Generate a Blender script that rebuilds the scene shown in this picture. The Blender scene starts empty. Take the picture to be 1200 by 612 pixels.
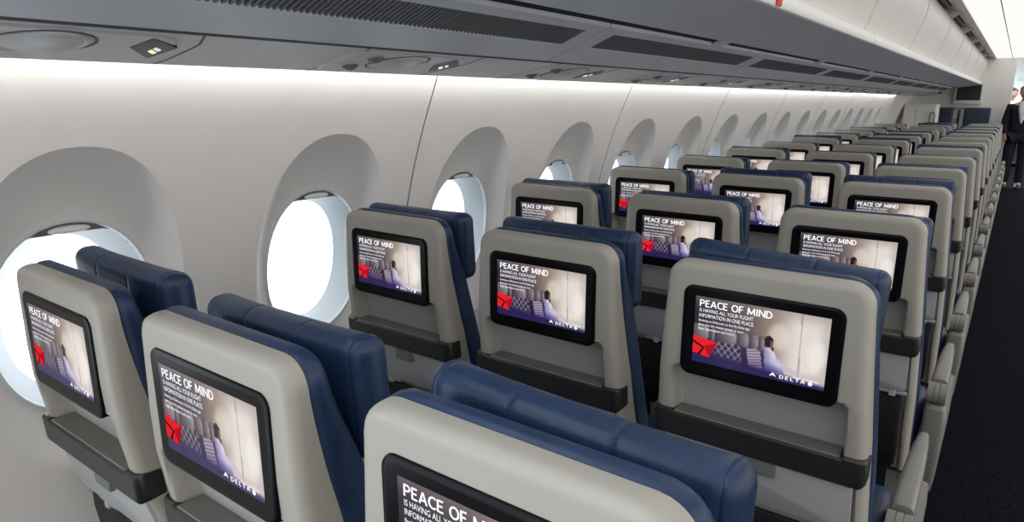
import bpy, bmesh, math, random
import numpy as np
from mathutils import Vector, Matrix

random.seed(7)
SC = bpy.context.scene
COL = SC.collection
ZC = 1.48                                   # eye height: heights below are often given relative to it
PI = math.pi


# ------------------------------------------------------------------ materials
def s2l(c):
    return tuple(((v / 255) / 12.92 if v / 255 <= 0.04045 else ((v / 255 + 0.055) / 1.055) ** 2.4) for v in c)


def mat(name, col, rough=0.5, spec=0.5, noise=None, bump=None, metal=0.0, coat=0.0):
    """principled material; noise=(scale, amount) varies colour a little; bump=(scale, strength)"""
    m = bpy.data.materials.new(name)
    m.use_nodes = True
    nt = m.node_tree
    b = nt.nodes['Principled BSDF']
    b.inputs['Base Color'].default_value = (*col, 1)
    b.inputs['Roughness'].default_value = rough
    b.inputs['Metallic'].default_value = metal
    b.inputs['Specular IOR Level'].default_value = spec
    if coat:
        b.inputs['Coat Weight'].default_value = coat
        b.inputs['Coat Roughness'].default_value = 0.12
    tc = nt.nodes.new('ShaderNodeTexCoord')
    if noise:
        n = nt.nodes.new('ShaderNodeTexNoise')
        n.inputs['Scale'].default_value = noise[0]
        n.inputs['Detail'].default_value = 4
        nt.links.new(tc.outputs['Object'], n.inputs['Vector'])
        r = nt.nodes.new('ShaderNodeValToRGB')
        a = noise[1]
        r.color_ramp.elements[0].color = (*[c * (1 - a) for c in col], 1)
        r.color_ramp.elements[1].color = (*[min(1, c * (1 + a)) for c in col], 1)
        r.color_ramp.elements[0].position = .3
        r.color_ramp.elements[1].position = .7
        nt.links.new(n.outputs['Fac'], r.inputs['Fac'])
        nt.links.new(r.outputs['Color'], b.inputs['Base Color'])
    if bump:
        n2 = nt.nodes.new('ShaderNodeTexNoise')
        n2.inputs['Scale'].default_value = bump[0]
        n2.inputs['Detail'].default_value = 3
        nt.links.new(tc.outputs['Object'], n2.inputs['Vector'])
        bp = nt.nodes.new('ShaderNodeBump')
        bp.inputs['Strength'].default_value = bump[1]
        bp.inputs['Distance'].default_value = .002
        nt.links.new(n2.outputs['Fac'], bp.inputs['Height'])
        nt.links.new(bp.outputs['Normal'], b.inputs['Normal'])
    return m


def emis(name, col, s):
    m = bpy.data.materials.new(name)
    m.use_nodes = True
    nt = m.node_tree
    nt.nodes.remove(nt.nodes['Principled BSDF'])
    e = nt.nodes.new('ShaderNodeEmission')
    e.inputs['Color'].default_value = (*col, 1)
    e.inputs['Strength'].default_value = s
    nt.links.new(e.outputs[0], nt.nodes['Material Output'].inputs['Surface'])
    return m


def display_mat():
    """a lit screen: the picture (colour attribute) shines behind a glossy cover"""
    m = bpy.data.materials.new('display_picture')
    m.use_nodes = True
    nt = m.node_tree
    b = nt.nodes['Principled BSDF']
    a = nt.nodes.new('ShaderNodeVertexColor')
    a.layer_name = 'picture'
    b.inputs['Base Color'].default_value = (.012, .012, .014, 1)
    b.inputs['Roughness'].default_value = .22
    b.inputs['Specular IOR Level'].default_value = .22
    nt.links.new(a.outputs['Color'], b.inputs['Emission Color'])
    b.inputs['Emission Strength'].default_value = 1.0
    return m


def glass_mat():
    m = bpy.data.materials.new('window_glass')
    m.use_nodes = True
    nt = m.node_tree
    nt.nodes.remove(nt.nodes['Principled BSDF'])
    t = nt.nodes.new('ShaderNodeBsdfTransparent')
    g = nt.nodes.new('ShaderNodeBsdfGlossy')
    g.inputs['Roughness'].default_value = .05
    mx = nt.nodes.new('ShaderNodeMixShader')
    mx.inputs[0].default_value = .05
    nt.links.new(t.outputs[0], mx.inputs[1])
    nt.links.new(g.outputs[0], mx.inputs[2])
    nt.links.new(mx.outputs[0], nt.nodes['Material Output'].inputs['Surface'])
    return m


M = {}
M['wall'] = mat('sidewall_plastic', (.70, .685, .665), .55, .4, (3, .02), (220, .05))
M['bin_grey'] = mat('overhead_grey', (.54, .565, .62), .42, .4, (4, .05))
M['psu'] = mat('service_panel_grey', (.52, .52, .53), .38, .5, (5, .04))
M['groove'] = mat('dark_seam', (.06, .06, .065), .6)
M['grille'] = mat('grille_grey', (.13, .135, .145), .5)
M['black'] = mat('dark_gap', (.008, .008, .009), .7)
M['bin_white'] = mat('bin_white', (.84, .81, .765), .4, .5, (3, .015))
M['header'] = mat('header_grey', (.62, .60, .57), .5)
M['lip_white'] = mat('bin_lip_white', (.90, .89, .87), .35)
M['ceil'] = mat('ceiling_white', (.82, .82, .82), .5)
M['bulk'] = mat('bulkhead_cream', (.86, .85, .81), .5, .4, (14, .015))
M['cab'] = mat('cabinet_cream', (.84, .83, .76), .45, .4, (6, .02))
M['carpet'] = mat('carpet_navy', (.0062, .0080, .0120), .95, .03, (60, .5), (400, .6))
M['shell'] = mat('seat_shell_taupe', (.375, .35, .307), .42, .45, (6, .02), (500, .04))
M['recess'] = mat('seat_recess_grey', (.34, .338, .325), .5, .4, (6, .03))
M['leather'] = mat('navy_leather', (.016, .036, .088), .38, .36, (25, .18), (180, .25))
M['bezel'] = mat('gloss_black', (.005, .005, .006), .25, .09)
M['ledge'] = mat('ledge_black', (.018, .018, .018), .40, .6)
M['ledge_top'] = mat('ledge_top_brown', (.17, .163, .15), .5, .4)
M['tray'] = mat('tray_grey', (.41, .42, .43), .4, .45, (8, .02))
M['latch'] = mat('latch_grey', (.16, .165, .17), .4)
M['pocket'] = mat('pocket_black', (.014, .014, .016), .6, .3, (60, .3))
M['arm'] = mat('armrest_grey', (.215, .208, .193), .42, .45, (9, .03))
M['metal'] = mat('brushed_metal', (.55, .55, .55), .3, .5, None, None, 1.0)
M['ring'] = mat('window_ring', (.60, .63, .65), .35, .5)
M['reveal'] = mat('window_reveal', (.56, .60, .635), .3, .5)
M['ringdark'] = mat('shade_rail_grey', (.16, .165, .175), .4)
M['white'] = mat('white_plastic', (.80, .80, .78), .4)
M['red'] = mat('red_tag', (.75, .03, .02), .5)
M['redlogo'] = None
M['glass'] = glass_mat()
M['picture'] = display_mat()
M['text'] = emis('display_white', (.95, .95, 1), 1.15)
M['logo_a'] = emis('display_red', s2l((228, 38, 44)), 1.0)
M['logo_b'] = emis('display_dark_red', s2l((176, 20, 40)), 1.0)
M['logo_d'] = emis('display_logo_gap', s2l((60, 10, 24)), 1.0)
M['ceil_glow'] = emis('ceiling_self_glow', (1, .985, .96), 1.0)  # ceiling whitened by its own emission, in place of cove strips lighting it
M['strip'] = emis('wall_wash_strip', (1, .98, .96), 50)
M['sign_lit'] = emis('sign_symbol_yellow', (1, .85, .45), 1.2)
M['sign_white'] = emis('sign_symbol_white', (.85, .85, 1), .9)
M['sign'] = mat('sign_glass', (.010, .014, .04), .35, .10)
M['lens'] = mat('reading_light_lens', (.75, .76, .78), .15, .6)
M['screen_off'] = mat('monitor_dark', (.03, .032, .033), .25)
M['green'] = emis('sign_green', (.62, .86, .80), .95)
M['jump'] = mat('jump_seat_navy', (.03, .045, .085), .55, .4, (20, .2))
M['suit'] = mat('suit_navy', (.010, .010, .018), .75, .3, (40, .2))
M['suit2'] = mat('uniform_wine', (.10, .02, .03), .75, .3, (40, .2))
M['shirt'] = mat('shirt_white', (.70, .70, .76), .7, .3)
M['skin'] = mat('skin', (.50, .28, .20), .5, .4, (30, .06))
M['hair'] = mat('hair_dark', (.012, .009, .008), .55, .4)
M['shoe'] = mat('shoe_black', (.01, .01, .01), .3)


# ------------------------------------------------------------------ mesh helpers
def link(o, parent=None):
    COL.objects.link(o)
    if parent:
        o.parent = parent
    return o


def mesh_obj(name, bm, mats, parent=None, smooth=True, angle=35):
    me = bpy.data.meshes.new(name)
    bmesh.ops.recalc_face_normals(bm, faces=bm.faces)
    if smooth:
        for f in bm.faces:
            f.smooth = True
        for e in bm.edges:
            if len(e.link_faces) == 2:
                if e.calc_face_angle(0) > math.radians(angle):
                    e.smooth = False
            else:
                e.smooth = False
    bm.to_mesh(me)
    bm.free()
    for m in (mats if isinstance(mats, (list, tuple)) else [mats]):
        me.materials.append(m)
    return link(bpy.data.objects.new(name, me), parent)


def empty(name, loc):
    o = bpy.data.objects.new(name, None)
    o.empty_display_size = .1
    o.location = loc
    return link(o)


def tag(o, label, cat, group=None, kind=None):
    o['label'] = label
    o['category'] = cat
    if group:
        o['group'] = group
    if kind:
        o['kind'] = kind
    return o


def loft(bm, rings, closed=True, cap0=True, cap1=True, mi=0):
    vr = [[bm.verts.new(p) for p in r] for r in rings]
    n = len(vr[0])
    out = []
    for a, b in zip(vr[:-1], vr[1:]):
        for j in range(n if closed else n - 1):
            k = (j + 1) % n
            f = bm.faces.new((a[j], a[k], b[k], b[j]))
            f.material_index = mi
            out.append(f)
    if cap0:
        f = bm.faces.new(vr[0][::-1]); f.material_index = mi
    if cap1:
        f = bm.faces.new(vr[-1]); f.material_index = mi
    return out


def rrect(w, h, r, n=5, cx=0, cy=0):
    """rounded rectangle outline (2D), half sizes w,h"""
    r = min(r, w - 1e-5, h - 1e-5)
    pts = []
    for (sx, sy, a0) in ((1, 1, 0), (-1, 1, 90), (-1, -1, 180), (1, -1, 270)):
        for k in range(n + 1):
            a = math.radians(a0 + 90 * k / n)
            pts.append((cx + sx * (w - r) + r * math.cos(a), cy + sy * (h - r) + r * math.sin(a)))
    return pts


def box(bm, x0, x1, y0, y1, z0, z1, bev=0, seg=2, mi=0):
    r = bmesh.ops.create_cube(bm, size=1)
    vs = r['verts']
    for v in vs:
        v.co = Vector((x0 + (v.co.x + .5) * (x1 - x0), y0 + (v.co.y + .5) * (y1 - y0), z0 + (v.co.z + .5) * (z1 - z0)))
    fs = {f for v in vs for f in v.link_faces}
    for f in fs:
        f.material_index = mi
    if bev:
        es = list({e for v in vs for e in v.link_edges})
        bmesh.ops.bevel(bm, geom=es, offset=bev, segments=seg, profile=.5, affect='EDGES', material=mi)
    return bm


def extrude_prof(bm, prof, y0, y1, mi=0, closed=True, caps=True):
    r0 = [(x, y0, z) for x, z in prof]
    r1 = [(x, y1, z) for x, z in prof]
    return loft(bm, [r0, r1], closed, caps and closed, caps and closed, mi)


def tube(bm, pts, r, n=8, mi=0):
    rings = []
    P = [Vector(p) for p in pts]
    for i, p in enumerate(P):
        d = (P[min(i + 1, len(P) - 1)] - P[max(i - 1, 0)]).normalized()
        u = d.orthogonal().normalized() if i == 0 else (u - d * u.dot(d)).normalized()
        w = d.cross(u)
        rr = r[i] if isinstance(r, (list, tuple)) else r
        rings.append([tuple(p + (u * math.cos(2 * PI * k / n) + w * math.sin(2 * PI * k / n)) * rr) for k in range(n)])
    loft(bm, rings, True, True, True, mi)


def lerp(tab, x):
    """piecewise linear lookup; tab sorted by first entry"""
    if x <= tab[0][0]:
        return tab[0][1]
    for (a, va), (b, vb) in zip(tab[:-1], tab[1:]):
        if x <= b:
            return va + (vb - va) * (x - a) / (b - a)
    return tab[-1][1]


def sstep(a, b, x):
    t = max(0, min(1, (x - a) / (b - a)))
    return t * t * (3 - 2 * t)


def text_mesh(body, height, bold=0.0, sx=1.0, spacing=1.0):
    """letters as flat polygons: list of (verts2d, faces); lower left at 0,0"""
    cu = bpy.data.curves.new('letters', 'FONT')
    cu.body = body
    cu.size = height / .73
    cu.offset = bold * height
    cu.resolution_u = 3
    cu.space_character = spacing
    ob = bpy.data.objects.new('letters', cu)
    COL.objects.link(ob)
    dg = bpy.context.evaluated_depsgraph_get()
    me = bpy.data.meshes.new_from_object(ob.evaluated_get(dg))
    vs = [(v.co.x * sx, v.co.y) for v in me.vertices]
    fs = [tuple(p.vertices) for p in me.polygons]
    bpy.data.objects.remove(ob)
    bpy.data.curves.remove(cu)
    bpy.data.meshes.remove(me)
    return vs, fs


def arc(cx, cy, rx, ry, a0, a1, n=9):
    return [(cx + rx * math.cos(math.radians(a0 + (a1 - a0) * k / n)), cy + ry * math.sin(math.radians(a0 + (a1 - a0) * k / n))) for k in range(n + 1)]


STROKES = {                                        # letter: (advance width, strokes)
    'P': (.62, [[(.08, 0), (.08, 1)], [(.08, .95)] + arc(.30, .71, .25, .24, 90, -90) + [(.08, .47)]]),
    'E': (.58, [[(.08, 0), (.08, 1)], [(.08, .945), (.52, .945)], [(.08, .52), (.47, .52)], [(.08, .055), (.53, .055)]]),
    'A': (.72, [[(.05, 0), (.36, .99)], [(.36, .99), (.67, 0)], [(.16, .31), (.56, .31)]]),
    'C': (.66, [arc(.42, .5, .34, .45, 48, 312, 16)]),
    'O': (.78, [arc(.39, .5, .33, .45, 0, 360, 24)]),
    'F': (.55, [[(.08, 0), (.08, 1)], [(.08, .945), (.51, .945)], [(.08, .50), (.46, .50)]]),
    'M': (.92, [[(.08, 0), (.12, 1)], [(.12, .97), (.46, .12)], [(.46, .12), (.80, .97)], [(.80, 1), (.84, 0)]]),
    'I': (.24, [[(.12, 0), (.12, 1)]]),
    'N': (.76, [[(.08, 0), (.08, 1)], [(.09, .96), (.67, .04)], [(.68, 0), (.68, 1)]]),
    'D': (.72, [[(.08, 0), (.08, 1)], [(.08, .945), (.26, .945)] + arc(.28, .5, .36, .445, 90, -90, 12) + [(.08, .055)]]),
    'L': (.54, [[(.08, 0), (.08, 1)], [(.08, .055), (.51, .055)]]),
    'T': (.60, [[(.30, 0), (.30, 1)], [(.03, .945), (.57, .945)]]),
    ' ': (.30, []),
}


def stroke_text(body, height, t=.13, gap=.10):
    vs, fs, x = [], [], 0.0
    for ch in body:
        w, st = STROKES[ch]
        for line in st:
            L, R = [], []
            for i, p in enumerate(line):
                a = Vector(line[max(i - 1, 0)]); b = Vector(line[min(i + 1, len(line) - 1)])
                d = (b - a).normalized()
                nrm = Vector((-d.y, d.x)) * (t / 2)
                q = Vector(p)
                L.append(q + nrm); R.append(q - nrm)
            o = len(vs)
            n = len(line)
            vs += [((x + v.x) * height, v.y * height) for v in L + R]
            fs += [(o + i, o + i + 1, o + n + i + 1, o + n + i) for i in range(n - 1)]
        x += w + gap
    return vs, fs


ORD = ['nearest', 'second', 'third', 'fourth', 'fifth', 'sixth', 'seventh', 'eighth', 'ninth', 'tenth', 'eleventh',
       'twelfth', 'thirteenth', 'fourteenth', 'fifteenth', 'sixteenth', 'seventeenth', 'eighteenth', 'nineteenth']


# ------------------------------------------------------------------ seat
BX, BZ, BW, BH = 0.0, 1.121, .1507, .190            # screen bezel: centre x, top z, half width, height
YB = [(.36, .150), (.45, .120), (.655, .062), (.776, .030), (.833, .018), (.93, .003), (1.0, 0), (1.2, 0)]
WB = [(.36, .214), (.6, .215), (.83, .208), (1.0, .198), (1.12, .191), (1.2, .190)]


def yb(z):
    return lerp(YB, z)


def corner_w(z, top, W, r):
    if z > top - r:
        return W - r + math.sqrt(max(0, r * r - (z - (top - r)) ** 2))
    return W


def shell_mesh():
    bm = bmesh.new()
    top, rc, rf = 1.168, .042, .015
    zs = sorted(set([.36, .40, .45, .5, .56, .62, .66, .70, .74, .768, .772, .776, .78, .79, .80, .82, .84, .86, .88, .90, .905, .91,
                     .915, .92, .925, .93, .935, .94, .945, .95, .96, .98, 1.0, 1.03, 1.06, 1.09, 1.11, 1.118, 1.128, 1.138, 1.146, 1.152, 1.157, 1.161, 1.164, 1.1665, 1.168]))
    ux = [-1, -.97, -.935, -.915, -.90, -.885, -.87, -.855, -.84, -.825, -.81, -.80, -.785, -.77, -.75, -.72, -.66, -.5, -.25, 0]
    ux = ux + [-u for u in ux[:-1]][::-1]
    rings = []
    rs = .020
    for z in zs:
        W = corner_w(z, top, lerp(WB, z), rc)
        dt = 0
        if z > top - rf:                                        # the top edge rolls forward
            dt = rf - math.sqrt(max(0, rf * rf - (z - (top - rf)) ** 2))
        th = .030 + .034 * sstep(1.15, .85, z)
        y0 = yb(z) + dt
        y1 = yb(z) + th
        ring = []
        for u in ux:
            x = u * (W - rs)
            d = 0
            # recess under the screen, with round upper corners
            zz = z
            cz = .945 - .020
            ax = abs(x)
            lim = .172
            if zz > cz and zz < .945:
                lim = .172 - .02 + math.sqrt(max(0, .02 ** 2 - (zz - cz) ** 2))
            if .765 < z < .945 and ax < lim:
                d = .040 * sstep(0, .012, lim - ax) * sstep(0, .012, .945 - z)
            if z < .776 and ax < .196:
                d = .012 * sstep(0, .006, .196 - ax)
            ring.append((x, y0 + d, z))
        xr = W - rs
        for k in range(1, 6):
            a = math.radians(90 * k / 5)
            ring.append((xr + rs * math.sin(a), y0 + rs * (1 - math.cos(a)) * min(1, (y1 - y0) / rs * .8), z))
        ring.append((W, y1, z))
        ring.append((0, y1, z))
        ring.append((-W, y1, z))
        for k in range(5, 0, -1):
            a = math.radians(90 * k / 5)
            ring.append((-xr - rs * math.sin(a), y0 + rs * (1 - math.cos(a)) * min(1, (y1 - y0) / rs * .8), z))
        rings.append(ring)
    loft(bm, rings)
    for f in bm.faces:
        c = f.calc_center_median()
        if .778 < c.z < .938 and abs(c.x) < .166 and c.y - yb(c.z) > .006 and c.y - yb(c.z) < .045:
            f.material_index = 1
    return bm


def back_cushion_mesh():
    bm = bmesh.new()
    top = 1.172
    rings = []
    zs = [.42, .5, .6, .7, .8, .9, 1.0, 1.05, 1.08, 1.11, 1.126, 1.139, 1.149, 1.157, 1.163, 1.168, 1.171, 1.172]
    for z in zs:
        W = corner_w(z, top, lerp(WB, z) + .003, .046)
        y0 = yb(z) + .026 + .030 * sstep(1.15, .75, z)
        t = .019 + .022 * sstep(1.17, .95, z)
        sh = 0
        if z > top - .026:
            q = (z - (top - .026)) / .026
            sh = 1 - math.sqrt(max(0, 1 - q * q))
        t2 = max(.004, t * (1 - .85 * sh))
        rings.append([(x, y0 + t + y * 1.0, z) for x, y in rrect(max(W - .012 * sh, .01), t2, min(t2 * .95, .024), 5)])
    loft(bm, rings)
    return bm


def headrest_mesh():
    bm = bmesh.new()
    rings = []
    HW = .190
    xs = [-.194, -.1932, -.191, -.187, -.181, -.1755, -.1735, -.1715, -.16, -.13, -.10, -.072, -.0665, -.064, -.0615, -.056, -.03]
    xs = xs + [0] + [-x for x in xs][::-1]
    for x in xs:
        a = abs(x)
        e = max(0, (a - .172) / .022)
        k = math.sqrt(max(0.0, 1 - e * e)) if e < 1 else 0
        k = max(k, .12)
        h, d = .094, .031
        g = 1.0
        if abs(a - .064) < .001 or abs(a - .1735) < .001:
            g = .955
        yc = .126 + .5 * max(0, a - .07) ** 2                    # the ends lean forward a little
        zc = 1.089
        hh = (h - .022 * (1 - k)) * (1 - (1 - g) * .3)
        dd = (d - .026 * (1 - k)) * g
        ring = []
        for (py, pz) in rrect(dd, hh, min(dd * .85, .026), 5):
            lean = -.06 * (pz + .094)                           # top leans back towards the shell
            ring.append((x, yc + py + lean, zc + pz))
        rings.append(ring)
    loft(bm, rings)
    return bm


def bezel_mesh():
    bm = bmesh.new()
    zc = BZ - BH / 2
    levels = [(.030, 0), (-.0005, 0), (-.003, .0012), (-.004, .004), (-.004, .009)]
    rings = []
    for y, ins in levels:
        rings.append([(x, y, zc + z) for x, z in rrect(BW - ins, BH / 2 - ins, .021 - ins * .8, 6)])
    loft(bm, rings)
    return bm


SCR = (-.124, .127, 1.121 - .0205, 1.121 - .0205 - .1385)    # screen x0 x1 z_top z_bottom


def paint(u, v):
    """colour of the displayed photograph at u (right), v (down), as sRGB 0..255"""
    def mixc(a, b, t):
        t = max(0, min(1, t))
        return tuple(p + (q - p) * t for p, q in zip(a, b))
    # cabin wall behind: dim mauve grey to warm white
    c = mixc((44, 38, 50), (92, 80, 82), u / .42)
    c = mixc(c, (158, 138, 126), sstep(.38, .62, u))
    c = mixc(c, (238, 228, 220), sstep(.58, .80, u))
    c = mixc(c, (150, 136, 130), .55 * sstep(.22, -.05, v))
    c = mixc(c, (176, 166, 164), .5 * sstep(.9, 1.0, u))
    b = ((u - .66) / .10) ** 2 + ((v - .38) / .22) ** 2
    c = mixc(c, (246, 236, 224), .6 * sstep(1.2, .1, b))
    if abs(u - .805 - .01 * v) < .005:
        c = mixc(c, (164, 150, 146), .7)
    d = ((u - .925) / .055) ** 2 + ((v - .55) / .19) ** 2
    c = mixc(c, (252, 246, 240), .8 * sstep(2.2, .2, d))
    # row of head rests
    if v > .40 and u < .57:
        c = mixc(c, (56, 44, 66), .8 * sstep(.40, .50, v))
        for cx, w, hh in ((.045, .085, .12), (.155, .020, .10), (.265, .085, .12), (.395, .045, .125), (.475, .036, .125), (.535, .020, .11)):
            e = (abs(u - cx) / w) ** 3 + (abs(v - .53) / hh) ** 3
            if e < 1:
                q = (u - cx) / w
                c = mixc((74, 64, 74), (166, 154, 154), .5 + .5 * q - .25 * sstep(.5, .64, v))
                if e > .8:
                    c = mixc(c, (60, 48, 72), .6)
    # seat backs
    edge = .585 + .20 * (v - .64)
    if v > .63 and u < edge:
        c = mixc((52, 40, 66), (30, 23, 66), (v - .63) / .30)
        s_ = u - .10 * (v - .64)
        if .15 < s_ < .375:                                       # quilted leather
            p = ((u * 19 + v * 8.5) % 1, (u * 19 - v * 8.5) % 1)
            l = min(abs(p[0] - .5), abs(p[1] - .5))
            c = mixc((188, 174, 182), (50, 38, 70), min(1, 7.5 * l))
            c = mixc(c, (44, 34, 88), .55 * sstep(.70, .98, v) + .4 * sstep(.20, .15, s_))
        elif .425 < s_ < .53:                                     # ribbed leather
            c = mixc((196, 184, 190), (104, 86, 124), .5 + .5 * math.sin(v * 150 + u * 60))
            c = mixc(c, (48, 38, 94), .65 * sstep(.70, .98, v))
        elif s_ > .53:
            c = (54, 42, 92)
    # seat cushion at the lower right and the dark lower edge
    if v > .78 and u > .66:
        c = mixc(c, (204, 192, 192), .6 * sstep(.78, .86, v))
    low = .84 + .13 * (u - .45)
    if v > low:
        c = mixc(c, (38, 28, 84), .92 * sstep(low, low + .07, v))
    # the man: shirt, arm, head
    if .56 < v < .90:
        xl = .552 + .06 * (v - .56)
        xr = .600 + .040 * sstep(.56, .64, v) + .34 * max(0, v - .66)
        if xl < u < xr:
            q = (u - xl) / (xr - xl)
            c = mixc((120, 112, 164), (226, 222, 242), .15 + 1.0 * q)
            c = mixc(c, (58, 46, 118), .85 * sstep(.74, .90, v) * (1 - .35 * q))
    if .70 < v < .87 and .62 < u < .80 and abs(v - (.70 + .80 * (u - .62))) < .030:
        c = (208, 200, 224)
    e = ((u - .588) / .036) ** 2 + ((v - .475) / .085) ** 2
    if e < 1:
        c = (34, 23, 28)
        if u > .600 and v > .45:
            c = (120, 80, 72)
    if ((u - .618) / .010) ** 2 + ((v - .565) / .035) ** 2 < 1:
        c = (86, 54, 56)
    return tuple(q * .95 for q in c)


def screen_mesh(bezel):
    x0, x1, zt, zb = SCR
    NX, NZ = 136, 76
    yS, yT = -.0045, -.0049
    verts, faces, mi, cols = [], [], [], []
    for j in range(NZ + 1):
        for i in range(NX + 1):
            verts.append((x0 + (x1 - x0) * i / NX, yS, zt + (zb - zt) * j / NZ))
    for j in range(NZ):
        for i in range(NX):
            a = j * (NX + 1) + i
            faces.append((a, a + NX + 1, a + NX + 2, a + 1))
            mi.append(0)
    for j in range(NZ + 1):
        for i in range(NX + 1):
            cols.append((*s2l(paint(i / NX, j / NZ)), 1))
    W, H = x1 - x0, zt - zb

    def put(vs, fs, u, v, m, y=yT):
        o = len(verts)
        for a, b in vs:
            verts.append((x0 + u * W + a, y, zt - v * H + b))
            cols.append((1, 1, 1, 1))
        for f in fs:
            faces.append(tuple(o + k for k in f))
            mi.append(m)

    def line(body, u, v, h, width, bold, m=1, sp=1.0):
        vs, fs = text_mesh(body, h * H, bold, 1, sp) if bold >= 0 else stroke_text(body, h * H, -bold, sp)
        xm = max(a for a, _ in vs) - min(a for a, _ in vs)
        k = width * W / xm
        put([(a * k, b) for a, b in vs], fs, u, v, m)

    line('PEACE OF MIND', .035, .145, .100, .56, -.155, 1, .07)
    line('IS HAVING ALL YOUR FLIGHT', .035, .225, .055, .42, .0)
    line('INFORMATION IN ONE PLACE.', .035, .302, .055, .43, .0)
    line('Booking on Delta.com or the Fly Delta app', .035, .368, .036, .40, 0)
    line('gives you the easiest access to your', .035, .430, .036, .36, 0)
    line('flight information and more.', .035, .492, .036, .29, 0)
    line('KEEP CLIMBING', .780, .915, .026, .175, 0)
    line('DELTA', .685, .962, .048, .185, -.17, 1, .28)

    def poly(pts, m, y=yT):
        put([(a * W, -b * H) for a, b in pts], [tuple(range(len(pts)))], 0, 0, m, y)
    # small triangular emblem before the word and a round mark after it
    poly([(.610, .955), (.636, .895), (.662, .955), (.636, .937)], 1)
    poly([(.905 + .016 * math.cos(2 * PI * k / 12), .945 + .028 * math.sin(2 * PI * k / 12)) for k in range(12)], 1)
    # the big red faceted emblem cut by the screen's edge
    R1 = .0001
    poly([(0, .595), (.196, .648), (.140, .895), (.03, .865), (0, .855)], 2, yT + R1)
    poly([(.100, .760), (.196, .648), (.140, .895)], 3, yT + .00005)
    poly([(0, .668), (.088, .742), (.082, .768), (0, .700)], 4)
    poly([(.088, .742), (.190, .655), (.196, .668), (.098, .765)], 3)
    poly([(.082, .752), (.098, .752), (.062, .882), (.040, .875)], 4)
    me = bpy.data.meshes.new('screen')
    me.from_pydata(verts, [], faces)
    for m in (M['picture'], M['text'], M['logo_a'], M['logo_b'], M['logo_d']):
        me.materials.append(m)
    me.polygons.foreach_set('material_index', mi)
    at = me.color_attributes.new('picture', 'FLOAT_COLOR', 'POINT')
    at.data.foreach_set('color', np.array(cols, dtype=np.float32).ravel())
    me.update()
    return link(bpy.data.objects.new('screen', me), bezel)


def ledge_mesh():
    """black shelf edge under the screen: a tall front band with a sloping top"""
    bm = bmesh.new()
    zt, zb = .836, .776
    prof = []

    def sec(x):
        w = .2115
        a = abs(x)
        r = .016
        d = 0
        if a > w - r:
            d = r - math.sqrt(max(0, r * r - (a - (w - r)) ** 2))
        y = yb(.80) - .018 + d
        top = zt - .0 + (0 if a > .17 else -.004)
        low = zb + (d * .8)
        return [(x, yb(.83) + .036, top - .002), (x, y + .006, top), (x, y + .001, top - .004), (x, y + .004, low + .006), (x, y + .009, low), (x, yb(.78) + .03, low)]
    xs = [-.2115, -.2105, -.207, -.203, -.198, -.19, -.178, -.172, -.168, -.1, 0]
    xs = xs + [-x for x in xs[:-1]][::-1]
    loft(bm, [sec(x) for x in xs])
    return bm


def ledge_top_mesh():
    bm = bmesh.new()
    z = .8335
    box(bm, -.163, .163, yb(.80) - .012, yb(.83) + .040, z - .004, z + .0015, .001, 1)
    return bm


def tray_mesh():
    bm = bmesh.new()
    zt, zb = .774, .652
    rings = []
    for off, ins in ((.024, 0), (.004, 0), (.001, .001), (0, .003)):
        ring = []
        for x, q in rrect(.190 - ins, (zt - zb) / 2 - ins, .012, 4):
            z = (zt + zb) / 2 + q
            ring.append((x, yb(z) + off - .004, z))
        rings.append(ring)
    loft(bm, rings)
    # moulded seam line
    return bm


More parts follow.
